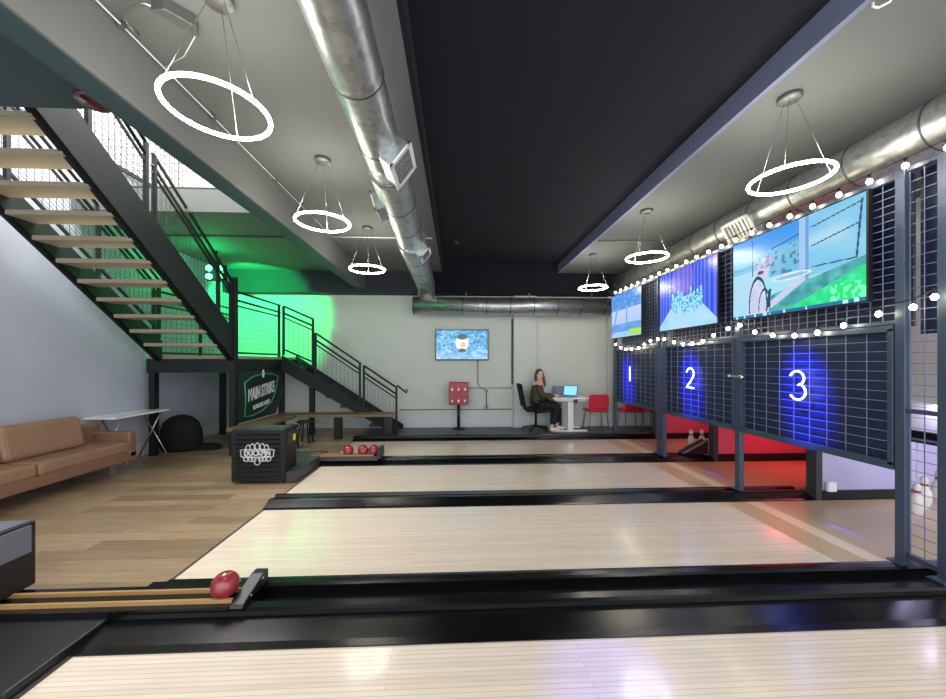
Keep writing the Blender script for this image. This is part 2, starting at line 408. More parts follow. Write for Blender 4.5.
t = thing('wire_cage_panel', (CX, 2.28, .0), 'narrow full-height wire mesh panel at the right edge', 'wire panel', GP)
grid(MB(), (CX, 2.235, .14), (0,.16,0), (0,0,2.70), 2, 36, .004).build('wire_mesh', M_wire, t)
for za, zb_ in ((2.84,2.87),(.115,.15),(1.14,1.17)): MB().box(CX-.02,2.232,za,CX+.02,2.397,zb_).build('frame_bar', M_cage, t)
MB().box(CX+.12, 2.0, 1.70, CX+.14, 2.425, 2.87).build('backing_sheet', M_navy, t)

def number_panel(y0, y1, digit, label):
    t = thing('number_panel', (CX, (y0+y1)/2, .74), label, 'number panel', 'blue number panels of the lanes')
    X0 = CX-.02
    z0, z1 = .75, 1.745
    MB().box(X0+.03, y0, z0, X0+.045, y1, z1).build('sheet', M_navy, t)
    f = MB()
    for (a, b, c, d) in [(y0, z0-.03, y1, z0+.025), (y0, z1-.025, y1, z1+.02), (y0, z0, y0+.035, z1), (y1-.035, z0, y1, z1)]:
        f.box(X0-.02, a, b, X0+.03, c, d)
    f.build('frame', M_cage, t, bevel=.003)
    grid(MB(), (X0, y0+.03, z0+.02), (0, y1-y0-.06, 0), (0, 0, z1-z0-.04), round((y1-y0)/.16), 13, .0045).build('wire_mesh', M_wire, t)
    yc = (y0+y1)/2+digit[1]; zc = 1.285; s = .262
    if digit[0] == '1': pts = [(0,-.5),(0,.5)]
    elif digit[0] == '2':
        pts = [(.30*math.cos(R(a)), .22+.28*math.sin(R(a))) for a in range(165, -31, -15)]+[(.02,-.2),(-.18,-.36),(-.3,-.5),(-.05,-.49),(.32,-.5)]
    else:
        pts = [(.27*math.cos(R(a)), .25+.25*math.sin(R(a))) for a in range(160, -91, -15)]
        pts += [(.02+.31*math.cos(R(a)), -.22+.28*math.sin(R(a))) for a in range(75, -161, -15)]
    # the viewer looks along +X, so the digit's right side is toward smaller Y
    MB().tube([(X0-.03, yc-p[0]*s*.95, zc+p[1]*s) for p in pts], .0080, 10).build('neon_number', M_neon, t)
    for p in (pts[0], pts[-1]): MB().bar((X0-.03, yc-p[0]*s*.95, zc+p[1]*s), (X0+.03, yc-p[0]*s*.95, zc+p[1]*s), .010).build('neon_mount', M_cage, t)
number_panel(2.465, 3.88, ('3', .015), 'largest blue mesh panel with glowing white neon 3')
number_panel(3.96, 5.365, ('2', .05), 'blue mesh panel with glowing white neon 2')
number_panel(5.565, 7.065, ('1', .09), 'farthest blue mesh panel with glowing white neon 1')
t = thing('cage_latch', (CX-.06, 3.92, 1.33), 'small metal latch on the post left of number panel 3', 'latch')
MB().bar((CX-.05,3.80,1.34),(CX-.05,4.0,1.34),.02).build('latch_bar', M_chrome, t)
MB().ball((CX-.06,4.0,1.34),.022,seg=12).ball((CX-.06,3.82,1.335),.024,seg=12).build('latch_knob', M_chrome, t)

# ------------------------------------------------------------------ televisions
def smooth(a, b, x): x = min(1, max(0, (x-a)/(b-a))); return x*x*(3-2*x)
def mixc(a, b, t): return tuple(a[i]*(1-t)+b[i]*t for i in range(3))
def h2(i, j, k=0):
    v = math.sin(i*127.1+j*311.7+k*74.7)*43758.5453; return v-math.floor(v)
def vn(x, y, k=0):
    i, j = math.floor(x), math.floor(y); fx, fy = x-i, y-j; fx = fx*fx*(3-2*fx); fy = fy*fy*(3-2*fy)
    return (h2(i,j,k)*(1-fx)+h2(i+1,j,k)*fx)*(1-fy)+(h2(i,j+1,k)*(1-fx)+h2(i+1,j+1,k)*fx)*fy
def ell(u, v, cx, cy, rx, ry): return ((u-cx)/rx)**2+((v-cy)/ry)**2
def seg(u, v, a, b, w):
    dx, dy = b[0]-a[0], b[1]-a[1]; t = max(0, min(1, ((u-a[0])*dx+(v-a[1])*dy)/(dx*dx+dy*dy)))
    return math.hypot(u-a[0]-t*dx, v-a[1]-t*dy) < w
def scr3(u, v):      # u 0..1 left to right, v 0..1 bottom to top: street scene, figure with a pizza
    c = mixc((120,205,240), (70,150,235), smooth(.35, 1, v)+.25*(u-.5))
    if v < .62: c = mixc((150,225,245), (186,214,238), vn(u*7, v*9, 1))
    if .58 < v < .66 and u < .6: c = mixc(c, (70,150,190), .45)
    if u > .35 and .45 < v < .78 and u < .62:
        c = mixc((120,196,226), (72,130,170), 1 if vn(u*34, v*26, 3) > .66 else .15)
    if u > .64 and .35 < v: c = mixc((112,190,232), (180,220,235), vn(u*6, v*7, 5))
    for a, b in [((.68,.86),(.97,.93)), ((.68,.44),(.95,.42)), ((.95,.42),(.98,.95)), ((.68,.66),(.97,.74)), ((.2,.52),(.2,.95)), ((.38,.78),(.6,.84))]:
        if seg(u, v, a, b, .006): c = (40,84,116)
    if .59 < u < .66: c = (160,196,236) if u < .635 else (110,160,214)
    n = vn(u*26, v*20, 7)
    if v < .42-.3*(1-u) and u > .35: c = mixc((96,190,190), (50,140,150), n)
    if v < .34-.6*(1-u): c = mixc((30,210,120), (60,235,170), n)
    if u > .8 and v < .2: c = mixc((20,230,120), (120,255,190), 1 if vn(u*60, v*30, 9) > .55 else 0)
    if seg(u, v, (.3,.06), (.6,.33), .035): c = (196,206,236)
    if ell(u, v, .53, .40, .15, .035) < 1: c = (230,240,250) if ell(u, v, .53, .40, .13, .024) > 1 else (150,190,215)
    if ell(u, v, .24, .14, .10, .32) < 1: c = mixc((214,220,240), (186,200,232), vn(u*14, v*10, 8))
    if (.86 < ell(u, v, .25, .14, .082, .34) < 1.12 or .86 < ell(u, v, .31, .10, .05, .22) < 1.15) and .05 < v < .5: c = (24,60,92)
    if seg(u, v, (.34,.1), (.36,.3), .012): c = (30,64,92)
    if ell(u, v, .30, .56, .055, .09) < 1: c = (206,196,222)
    if ell(u, v, .31, .65, .08, .075) < 1 and v > .58: c = mixc((190,206,230), (110,130,170), vn(u*60, v*40, 4))
    if ell(u, v, .275, .535, .03, .022) < 1: c = (96,60,100)
    if v < .035: c = mixc((30,110,160), (190,230,245), 1 if vn(u*50, v*3, 6) > .72 else 0)
    return c
def scr2(u, v):      # blue curtain with glassy pins on a pale lane
    k = abs(math.sin(u*46+1.5*math.sin(u*9)))
    c = mixc((40,50,200), (84,120,246), k)
    if ell(u, v, .45, .8, .2, .25) < 1: c = mixc(c, (170,120,220), .45)
    e = .48*(1-v)/.75+.10
    if v < .52 and abs(u-.5) < .14+.42*(1-v/.52): c = mixc((150,206,246), (184,222,250), vn(u*8, v*8))
    if .22 < v < .68:
        for i in range(10):
            cx = .27+.055*i; cy = .30+.22*h2(i, 3); 
            if ell(u, v, cx, cy, .03, .13) < 1 or ell(u, v, cx, cy+.15, .016, .05) < 1:
                c = mixc((150,226,246), (70,150,220), 1 if vn(u*50, v*40, i) > .6 else 0)
    return c
def scr1(u, v):      # stadium crowd above a pale rink
    c = mixc((60,110,210), (120,190,240), vn(u*34, v*30, 2))
    if v < .62: c = mixc((150,190,240), (190,206,246), smooth(0, .6, v))
    if v < .62 and (abs(u-.55) < .012): c = (90,130,200)
    if v < .3: c = mixc((110,170,230), (80,140,220), vn(u*12, v*20, 3))
    if v < .12: c = (150,200,240)
    if u > .62 and .04 < v < .15: c = (170,225,60)
    if seg(u, v, (.05,.1), (.2,.6), .02): c = (90,150,220)
    return c
def scr0(u, v):      # animated aquatic scene
    c = mixc((60,150,214), (150,222,244), vn(u*16, v*12, 1))
    c = mixc(c, (30,96,160), .6 if vn(u*30, v*20, 5) > .68 else 0)
    if v < .25+.1*math.sin(u*9): c = mixc((190,226,250), (90,160,220), vn(u*20, v*16, 3))
    if ell(u, v, .5, .56, .13, .26) < 1: c = (240,238,232)
    if ell(u, v, .5, .78, .1, .1) < 1: c = (70,86,110)
    if ell(u, v, .52, .5, .05, .09) < 1: c = (226,196,170)
    if ell(u, v, .5, .3, .08, .07) < 1: c = (90,84,84)
    return c
M_scr = bpy.data.materials.new('screen_picture'); M_scr.use_nodes = True
_nt = M_scr.node_tree; _b = _nt.nodes['Principled BSDF']; _b.inputs['Base Color'].default_value = (.01,.01,.01,1); _b.inputs['Roughness'].default_value = .25
_a = _nt.nodes.new('ShaderNodeVertexColor'); _a.layer_name = 'picture'
_nt.links.new(_a.outputs['Color'], _b.inputs['Emission Color']); _b.inputs['Emission Strength'].default_value = .68
def screen(o, u, v, nx, ny, fn, parent):
    o, u, v = Vector(o), Vector(u), Vector(v)
    mb = MB()
    for j in range(ny+1):
        for i in range(nx+1): mb.v.append(o+u*(i/nx)+v*(j/ny))
    for j in range(ny):
        for i in range(nx):
            a = j*(nx+1)+i; mb.f.append([a, a+1, a+nx+2, a+nx+1]); mb.sm.append(False)
    ob = mb.build('screen', M_scr, parent)
    at = ob.data.color_attributes.new('picture', 'FLOAT_COLOR', 'CORNER')
    cols = []
    for j in range(ny):
        for i in range(nx):
            c = lin([max(0, min(255, q)) for q in fn((i+.5)/nx, (j+.5)/ny)])
            for _ in range(4): cols += [*c, 1]
    at.data.foreach_set('color', cols)
    return ob
def side_tv(y0, y1, fn, label, nx=150, ny=96):
    t = thing('television', (CX-.05, (y0+y1)/2, 1.95), label, 'television', 'televisions on the cage')
    z0, z1 = 1.955, 2.815
    MB().box(CX-.075, y0, z0, CX-.035, y1, z1).build('housing', M_black2, t, bevel=.004)
    screen((CX-.0765, y1-.012, z0+.014), (0, -(y1-y0-.024), 0), (0, 0, z1-z0-.028), nx, ny, fn, t)
    MB().box(CX-.035, (y0+y1)/2-.2, 2.2, CX-.013, (y0+y1)/2+.2, 2.5).build('wall_bracket', M_black2, t)
side_tv(2.59, 3.93, scr3, 'largest television, showing a figure with a pizza outdoors', 220, 140)
side_tv(4.16, 5.40, scr2, 'middle television, showing pins before a blue curtain')
side_tv(5.94, 7.12, scr1, 'farthest cage television, showing a pale rink under a crowd', 110, 80)
t = thing('television', (.115, YW, 1.55), 'small television hung on the back wall above the red candy machine', 'television')
MB().box(-.49, YW-.08, 1.54, .72, YW-.02, 2.24).build('housing', M_black2, t, bevel=.004)
screen((-.47, YW-.082, 1.565), (1.17, 0, 0), (0, 0, .655), 130, 76, scr0, t)
MB().box(-.1, YW-.02, 1.75, .33, YW-.001, 2.05).build('wall_bracket', M_black2, t)

# ------------------------------------------------------------------ string lights
def string_light(ps, label, x, sock_up):
    t = thing('string_light', (x, ps[0][0], ps[0][1]), label, 'string light', 'bulb strings on the cage')
    MB().tube([(x, y, z+.045) for y, z in ps], .004, 6).build('cable', M_black2, t)
    for y, z in ps:
        b = MB().ball((x, y, z-.008), .018, sz=1.15, seg=12).build('bulb', M_bulb, t)
        MB().tube([(x, y, z+.012), (x, y, z+.045)], .011, 8).build('socket', M_black2, b)
top = [(2.15+.218*i, 2.872) for i in range(23)]
string_light(top, 'straight string of warm bulbs along the top of the cage above the televisions', CX-.07, True)
low = [(2.2,1.93),(2.31,1.88),(2.51,1.86),(2.75,1.80),(2.96,1.76),(3.17,1.75),(3.40,1.77),(3.61,1.82),(3.81,1.91),(3.98,1.89),(4.21,1.83),(4.40,1.77),(4.61,1.75),(4.80,1.75),(5.01,1.79),(5.25,1.85),(5.42,1.86),(5.63,1.85),(5.82,1.80),(6.01,1.75),(6.26,1.73),(6.48,1.74),(6.68,1.78),(6.90,1.85)]
string_light(low, 'sagging string of warm bulbs between the televisions and the number panels', CX-.09, False)

# ------------------------------------------------------------------ ring pendants
RR = .25
def ring_pendant(x, y, label):
    t = thing('ring_pendant', (x, y, 3.5), label, 'ceiling light', 'glowing ring pendants')
    MB().lathe([(.07,-.035),(.075,-.03),(.075,0)], (x,y,3.5), 24).build('canopy', M_grey, t)
    N = 72
    MB().tube([(x+RR*math.cos(2*math.pi*i/N), y+RR*math.sin(2*math.pi*i/N), 2.875) for i in range(N)], .0105, 10, closed=True).build('glowing_ring', M_ring, t)
    for k in range(3):
        a = R(100+120*k)
        MB().tube([(x+.04*math.cos(a), y+.04*math.sin(a), 3.47), (x+RR*math.cos(a), y+RR*math.sin(a), 2.88)], .0022, 6).build('wire', M_chrome, t)
    return t
r0 = ring_pendant(2.5, 2.6, 'large ring light on the right, in front of the largest television')
for (x, y), lb in [((2.5, 4.64), 'middle ring light of the right-hand row'), ((2.52, 6.57), 'smallest, farthest ring light of the right-hand row'),
                   ((-1.305, 2.03), 'largest ring light, upper left beside the stair opening'), ((-1.32, 3.61), 'middle ring light of the left-hand row'),
                   ((-1.33, 5.41), 'smallest, farthest ring light of the left-hand row'),
                   ((2.5, .5), 'unseen ring light added for more light, continuing the right-hand row above the camera'), ((-1.32, .3), 'unseen ring light added for more light, continuing the left-hand row above the camera')]:  # last two are out of view, added because more light was needed
    dup(r0, (x, y, 3.5), lb)

# ------------------------------------------------------------------ ducts
def spiral_duct(pts, r, parent, every=.55):
    MB().tube(pts, r, 36).build('duct_body', M_duct, parent)
rs = None
t = thing('air_duct', (-.6, 3.0, 3.2), 'silver spiral duct running down the left ceiling with white vents', 'duct')
P0, P1 = Vector((-.54, -1.0, 3.2)), Vector((-.66, 7.6, 3.14))
def dp(y): k = (y+1)/8.6; return P0.lerp(P1, k)
def seg_duct(y0, y1, r, n=20):
    pts = []; rr = []
    for i in range(n+1):
        y = y0+(y1-y0)*i/n; pts.append(dp(y)); rr.append(r)
    MB().tube(pts, rr, 40).build('duct_section', M_duct, t)
    y = y0
    mb = MB()
    yy = y0+.02
    while yy < y1:
        MB().tube([dp(yy-.008), dp(yy-.004), dp(yy+.004), dp(yy+.008)], [r+.0005, r+.004, r+.004, r+.0005], 40, caps=False).build('seam', M_ductseam, t); yy += .62
seg_duct(-1.0, 3.1, .155); seg_duct(3.1, 4.9, .175); seg_duct(4.9, 7.6, .195)
# elbow down and back to the cross duct
el = [dp(7.6), dp(7.75)+Vector((0,.0,-.02)), Vector((-.66,7.88,3.0)), Vector((-.66,7.9,2.82))]
MB().tube(el, .185, 32).build('elbow', M_duct, t)
def register(c, n, w, h, name='vent'):
    # a boxed grille standing out from the duct along n, at centre c
    n = Vector(n).normalized(); up = Vector((0, 1, 0)); a = n.cross(up).normalized(); b = up
    def bx(mb, d0, d1, wa, hb):
        vs = [Vector(c)+n*d+a*x*wa/2+b*y*hb/2 for d in (d0, d1) for x, y in ((-1,-1),(1,-1),(1,1),(-1,1))]
        mb.add(vs, [(0,3,2,1),(4,5,6,7),(0,1,5,4),(1,2,6,5),(2,3,7,6),(3,0,4,7)]); return mb
    v = bx(MB(), -.06, .05, w*.86, h*.86).build(name, M_duct, t)
    fr = MB(); 
    cc = Vector(c)
    for s in (-1, 1):
        for (wa, hb, oa, ob) in ((w, .035, 0, s*(h/2-.0175)), (.035, h, s*(w/2-.0175), 0)):
            vs = [cc+n*d+a*(oa+x*wa/2)+b*(ob+y*hb/2) for d in (.05, .062) for x, y in ((-1,-1),(1,-1),(1,1),(-1,1))]
            fr.add(vs, [(0,3,2,1),(4,5,6,7),(0,1,5,4),(1,2,6,5),(2,3,7,6),(3,0,4,7)])
    fr.build('vent_frame', M_white, v)
    sl = MB()
    for i in range(7):
        ob = -h/2+.05+(h-.1)*i/6
        vs = [cc+n*d+a*(x*(w-.06)/2)+b*(ob+y*.006) for d in (.048, .058) for x, y in ((-1,-1),(1,-1),(1,1),(-1,1))]
        sl.add(vs, [(0,3,2,1),(4,5,6,7),(0,1,5,4),(1,2,6,5),(2,3,7,6),(3,0,4,7)])
    sl.build('louvre', M_grey, v)
register(dp(2.82)+Vector((.135, 0, -.125)), (1, 0, -.75), .25, .36)
register(dp(5.0)+Vector((.15, 0, -.15)), (1, 0, -.8), .2, .32)
register(dp(3.75)+Vector((-.17, 0, -.06)), (-1, 0, -.3), .2, .34)
t2 = t
t = thing('air_duct', (1.3, 7.85, 2.72), 'silver spiral duct running across the back wall above the television', 'duct')
YC, ZC, RC = 7.9, 2.73, .19
MB().tube([(-.95, YC, ZC), (3.4, YC, ZC)], RC, 40).build('duct_section', M_duct, t)
mb = MB()
for x in [-.94, -.4, .12, .64, 1.16, 1.68, 2.2, 2.72, 3.24]:
    MB().tube([(x-.008, YC, ZC), (x-.004, YC, ZC), (x+.004, YC, ZC), (x+.008, YC, ZC)], [RC+.0005, RC+.005, RC+.005, RC+.0005], 40, caps=False).build('seam', M_ductseam, t)
MB().lathe([(RC*.99, 0), (RC*.99, .01)], (0,0,0), 40).xf(Matrix.Translation((-.955, YC, ZC)) @ Matrix.Rotation(R(90), 4, 'Y')).build('end_cap', M_duct, t)
for x in (.2, 1.6, 3.0): MB().box(x-.012, YC-.01, ZC+RC-.01, x+.012, YC+.01, 3.02).build('hanger', M_grey, t)
t = thing('air_duct', (3.45, 4, 3.22), 'silver spiral duct above the cage on the right', 'duct')
RD = .19
MB().tube([(3.42, -1.0, 3.2), (3.56, 7.98, 3.2)], RD, 40).build('duct_section', M_duct, t)
mb = MB()
for i in range(17):
    y = -.7+i*.52; x = 3.42+(y+1)/8.98*.14
    MB().tube([(x, y-.008, 3.2), (x, y-.004, 3.2), (x, y+.004, 3.2), (x, y+.008, 3.2)], [RD+.0005, RD+.005, RD+.005, RD+.0005], 40, caps=False).build('seam', M_ductseam, t)
register(Vector((3.36, 4.1, 3.08)), (-1, 0, -.55), .26, .42)

# ------------------------------------------------------------------ ceiling bits
t = thing('ceiling_conduit', (-2.0, 5.8, 3.47), 'thin grey conduit crossing the left ceiling behind the farthest ring light', 'conduit')
MB().tube([(-1.98, 5.8, 3.485), (-.40, 5.8, 3.485)], .012, 8).build('pipe', M_base, t)
t = thing('ceiling_conduit', (-5.0, 6.2, 3.47), 'dark conduit crossing the green-lit ceiling above the landing', 'conduit')
MB().tube([(XL, 5.85, 3.485), (-2.21, 5.85, 3.485)], .012, 8).build('pipe', M_char, t)
t = thing('ceiling_conduit', (2.9, 5.9, 3.47), 'thin grey conduit crossing the right ceiling between two ring lights', 'conduit')
MB().tube([(2.31, 5.8, 3.485), (4.6, 5.8, 3.485)], .012, 8).build('pipe', M_grey, t)
t = thing('ceiling_conduit', (-1.95, 3, 3.47), 'long thin conduit along the ceiling edge by the stair opening', 'conduit')
MB().tube([(-1.965, .6, 3.475), (-1.965, 5.7, 3.475)], .006, 8).build('pipe', M_base, t)
for y in (2.2, 3.0, 4.0, 5.0): MB().box(-1.985, y-.01, 3.46, -1.95, y+.01, 3.498).build('pipe_clip', M_grey, t)
t = thing('junction_box', (-1.6, 2.1, 3.44), 'silver ceiling junction box with a curved flexible conduit, top left', 'junction box')
MB().prism([(-1.68,2.05),(-1.60,2.04),(-1.50,2.14),(-1.54,2.22)], 3.43, 3.5, 'z').build('box_body', M_grey, t, bevel=.004)
MB().tube([(-1.66, 2.07, 3.465), (-1.72, 2.05, 3.465), (-1.79, 2.07, 3.46), (-1.85, 2.10, 3.455), (-1.89, 2.14, 3.45), (-1.91, 2.20, 3.455), (-1.92, 2.26, 3.48)], .009, 10).build('flexible_conduit', M_chrome, t)
MB().tube([(-1.53, 2.2, 3.46), (-1.72, 2.35, 3.43), (-1.95, 2.5, 3.475)], .003, 8).build('cord', M_base, t)
t = thing('conduit_hook', (2.2, 1.95, 3.5), 'small white bent conduit end at the top right edge', 'conduit')
MB().tube([(2.31, 1.90, 3.5), (2.31, 1.90, 3.475), (2.33, 1.89, 3.46), (2.36, 1.86, 3.465), (2.37, 1.85, 3.5)], .006, 10).build('pipe', M_whitep, t)
t = thing('alarm_bell', (-2.7, 2.8, 3.5), 'dark red round alarm bell under the ceiling at the top of the stairs', 'alarm bell')
o0 = MB().lathe([(.03,0),(.08,-.012),(.105,-.03),(.11,-.05),(.095,-.065),(.04,-.075),(.004,-.08)], (-2.70, 2.80, 3.48), 28)
o0.build('bell_dome', mat('dark_red_enamel', (92, 28, 38), .35), t)
MB().lathe([(.06,.02),(.06,-.01)], (-2.70, 2.80, 3.48), 20).build('mount', M_grey, t)
MB().box(-2.72, 2.68, 3.385, -2.68, 2.74, 3.40).build('striker', M_chrome, t)
t = thing('smoke_detector', (.02, 4.6, 3.69), 'small dark detector on the black middle ceiling', 'detector')
MB().lathe([(.03,-.04),(.055,-.03),(.06,0)], (-.02, 6.55, 3.69), 20).build('detector_body', M_char, t)

# ------------------------------------------------------------------ staircase
SX0, SX1 = -4.72, -3.6
t = thing('staircase', (-4.2, 6.6, 0), 'dark steel staircase with pale wooden treads, landing and wire guards', 'staircase')
st = t
sl = .785
zb = lambda y: 2.74+sl*(4.39-y)-.02       # lower edge of the outer stringer
ytop, ybot = 2.95, 5.95
for x, nm in ((SX1, 'stringer'), (SX0, 'stringer')):
    dpt = .49 if x == SX1 else .34
    MB().prism([(ybot, zb(ybot)), (ybot, zb(ybot)+dpt), (ytop, zb(ytop)+dpt), (ytop, zb(ytop))], x-.03, x+.03).build(nm, M_steel, t)
    MB().prism([(ybot, zb(ybot)), (ybot, zb(ybot)+.015), (ytop, zb(ytop)+.015), (ytop, zb(ytop))], x-.06, x+.03).build('stringer_flange', M_steel, t)
NR = 12; rise = (3.83-1.6)/NR; go = rise/sl
for k in range(1, NR):
    z = 1.6+rise*k; y1 = 5.86-go*(k-1)
    MB().box(SX0+.03, y1-go-.02, z-.05, SX1-.03, y1+.02, z).build('tread', M_tread, t, bevel=.006)
# landing
LY0, LY1, LX0 = 5.95, 7.55, -4.92
MB().box(LX0, LY0, 1.55, SX1+.03, LY1+.7, 1.6).build('landing_deck', M_tread, t)
MB().box(LX0, LY0-.02, 1.33, SX1+.03, LY0+.04, 1.55).box(SX1-.03, LY0, 1.33, SX1+.03, LY1+.7, 1.55).box(LX0, LY1, 1.33, SX1, LY1+.05, 1.55).build('landing_beam', M_steel, t)
for x, y, z1 in [(LX0+.06, LY0+.05, 1.33), (SX1, LY0+.02, 2.86), (LX0+.06, 7.7, 1.33), (SX1, LY1+.02, 1.33), (-3.0, 7.6, 1.05)]:
    MB().box(x-.045, y-.045, 0, x+.045, y+.045, z1).build('column', M_steel, t)
# lower flight along the back wall
FY0, FY1 = 7.52, 8.18
m2 = 1.6/2.35
zl = lambda x: 1.6-m2*(x-(SX1+.03))
for y in (FY0, FY1):
    x0, x1 = SX1+.03, -1.24
    MB().prism([(x0, zl(x0)+.04), (x0, zl(x0)-.28), (x1-.05, 0), (x1+.03, 0), (x1+.03, zl(x1)+.08)], y-.025, y+.025, 'y').build('stringer', M_steel, t)
NL = 8
for k in range(1, NL):
    z = 1.6-.2*k+.0; x = SX1+.03+(2.35/NL)*k
    MB().box(x-.31, FY0+.02, z-.045, x, FY1-.02, z).build('tread', M_char, t, bevel=.004)
# guards
def guard(p, q, hgt, lo, parent, bars=True, nposts=(), nu=10, nv=9, rails=(0, .14)):
    p, q = Vector(p), Vector(q); Z = Vector((0,0,1))
    for r_ in rails: MB().tube([p+Z*(hgt-r_), q+Z*(hgt-r_)], .02, 8).build('handrail', M_steel, parent)
    a, b = lo, hgt-rails[-1]-.09
    for c_, w_ in ((a, .03), (b, .025)): MB().bar(p+Z*c_, q+Z*c_, w_).build('guard_rail', M_steel, parent)
    for k in nposts:
        c = p.lerp(q, k); MB().bar(c+Z*(lo-.12), c+Z*hgt, .04).build('guard_post', M_steel, parent)
    grid(MB(), p+Z*a, q-p, Z*(b-a), nu, nv, .004).build('wire_infill', M_wire2, parent)
NOS = lambda y: zb(y)+.42
guard((SX1, 5.92, NOS(5.92)), (SX1, 4.42, NOS(4.42)), .86, .06, t, nposts=(0, .22, .98), nu=22, nv=10)
guard((SX1, 4.36, NOS(4.36)), (SX1, 3.0, NOS(3.0)), .86, .06, t, nposts=(.02, .5, .98), nu=20, nv=10)
guard((SX0, 5.92, NOS(5.92)), (SX0, 3.0, NOS(3.0)), .86, .06, t, nposts=(0, .33, .66, .98), nu=40, nv=10)
guard((SX1, 6.0, 1.6), (SX1, 7.5, 1.6), 1.05, .05, t, nposts=(.97,), nu=16, nv=9)
guard((SX1+.06, FY0, 1.62), (-2.95, FY0, 1.62-m2*.0-.26), 1.02, .14, t, nposts=(.0, 1), nu=6, nv=9)
guard((-2.9, FY0, zl(-2.9)), (-1.98, FY0, zl(-1.98)), .95, .1, t, nposts=(0, .98), nu=11, nv=9)
guard((-1.92, FY0, zl(-1.92)), (-1.24, FY0, zl(-1.24)), .95, .1, t, nposts=(0, .98), nu=9, nv=9)
MB().tube([(-1.24, FY0, 1.02), (-1.05, FY0, .86), (-1.02, FY0, .9), (-1.06, FY0, .93)], .018, 8).build('handrail', M_steel, t)
# landing backside guard toward the wall
guard((LX0+.06, 6.0, 1.6), (LX0+.06, 8.1, 1.6), 1.05, .05, t, nposts=(0, .5, 1), nu=18, nv=9)
# upstairs guards round the opening
t = thing('stair_well_guard', (-3.3, 4.98, 3.8), 'dark wire guard upstairs along the far edge of the stair opening', 'guard rail')
t_ = t
grid(MB(), (-5.0, 5.0, 3.86), (2.75, 0, 0), (0, 0, 1.0), 28, 10, .004).build('wire_infill', M_wire2, t)
for z in (3.82, 4.9): MB().bar((-5.0,5.0,z),(-2.22,5.0,z),.04).build('guard_rail', M_steel, t)
t = thing('stair_well_guard', (XL+.08, 4, 3.9), 'dark wire guard upstairs against the white wall left of the opening', 'guard rail')
grid(MB(), (XL+.06, 3.2, 4.4), (0, 3.6, 0), (0, 0, 1.3), 36, 13, .006).build('wire_infill', M_wire2, t)
for z in (4.38, 5.7): MB().bar((XL+.06,3.0,z),(XL+.06,6.8,z),.05).build('guard_rail', M_steel, t)

# sign board under the landing (faces +X)
t = thing('sign_board', (SX1+.05, 6.5, .5), 'dark green board with a white MAIN STRIKE shield hung under the landing', 'sign')
bx = SX1+.035
MB().prism([(6.02,1.33),(7.5,1.33),(7.5,.85),(7.2,.5),(6.02,.5)], bx, bx+.02).build('board_panel', mat('dark_green_board', (22, 48, 40), .4), t)
def shield(s): return [(-.50,.28),(-.30,.40),(0,.46),(.3,.44),(.5,.38),(.42,0),(.28,-.24),(.0,-.40),(-.3,-.46),(-.50,-.44),(-.47,-.05)]
def onb(u, v): return (bx+.024, 6.73+u*1.12, .93+v*.78)
pts = [onb(*p) for p in shield(1)]
MB().tube(pts, .011, 6, closed=True).build('shield_outline', M_logo_g, t)
MB().ball(onb(.02,.46), .055, sx=.2, sy=.75, sz=1.4, seg=14).build('pin_emblem', M_logo, t)
MM = Matrix(((0,0,1,bx+.022),(1,0,0,6.72),(0,1,0,.97),(0,0,0,1)))
sh = Matrix.Identity(4); sh[1][0] = .12
text_mesh('MAIN STRIKE', .2, .003, MM @ sh @ Matrix.Diagonal((.76, 1.45, 1, 1)), .006).build('sign_lettering', M_logo, t)
MM2 = MM.copy(); MM2[2][3] = .73; MM2[1][3] = 6.70
text_mesh('BOWLING LANES', .085, .003, MM2 @ sh @ Matrix.Diagonal((.82, 1.2, 1, 1)), .003).build('sign_lettering', M_logo, t)

# green spotlight
t = thing('stage_spotlight', (-4.32, 6.67, 3.5), 'green LED spotlight glowing behind the stair guard in the corner', 'spotlight')
MB().box(-4.48, 6.62, 2.96, -4.16, 6.72, 3.24).build('housing', M_black2, t, bevel=.01)
for dx in (-.09, .09):
    for dz in (-.075, .075):
        MB().ball((-4.32+dx, 6.615, 3.10+dz), .055, seg=14).build('led_lens', M_greenled, t)
MB().tube([(-4.32, 6.67, 3.22), (-4.32, 6.67, 3.5)], .015, 8).build('yoke', M_black2, t)

# ------------------------------------------------------------------ ball returns
t = thing('ball_return', (-2.6, 2.0, 0), 'nearest black ball return with wooden rails, lower left corner', 'ball return')
MB().box(-5.0, 1.66, 0, FOUL-.005, 2.41, .05).build('base_box', M_black2, t, bevel=.01)
MB().box(FOUL-.004, 2.13, .073, -1.32, 2.36, .085).build('track_bed', M_black, t)
for yy in (2.18, 2.28): MB().box(-4.5, yy-.008, .085, -1.32, yy+.008, .108).build('rail', M_railwood, t)
MB().box(-5, 2.13, .05, FOUL-.005, 2.36, .085).build('track_bed', M_black, t)
MB().box(-3.38, 1.97, .50, -2.68, 2.38, .506).build('top_plate', mat('grey_panel', (104, 106, 118), .4), t)
hd = MB().prism([(1.95,.10),(2.40,.10),(2.40,.50),(1.95,.50)], -3.4, -2.66).build('hood', M_black2, t, bevel=.01)
MB().prism([(1.96,.32),(2.36,.32),(2.36,.485),(1.96,.485)], -2.665, -2.645).build('hood_panel', mat('grey_panel', (104, 106, 118), .4), t)
MB().prism([(2.07,.345),(2.18,.345),(2.20,.39),(2.15,.455),(2.10,.44),(2.07,.40)], -2.644, -2.640).build('warning_sticker', M_yellow, t)
MB().prism([(2.13,.075),(2.42,.075),(2.42,.15),(2.36,.15),(2.14,.095)], -1.315, -1.235).build('end_stop', M_black2, t, bevel=.006)
MB().ball((-1.235, 2.22, .10), .007, seg=8).ball((-1.235, 2.35, .125), .007, seg=8).build('screw', M_chrome, t)

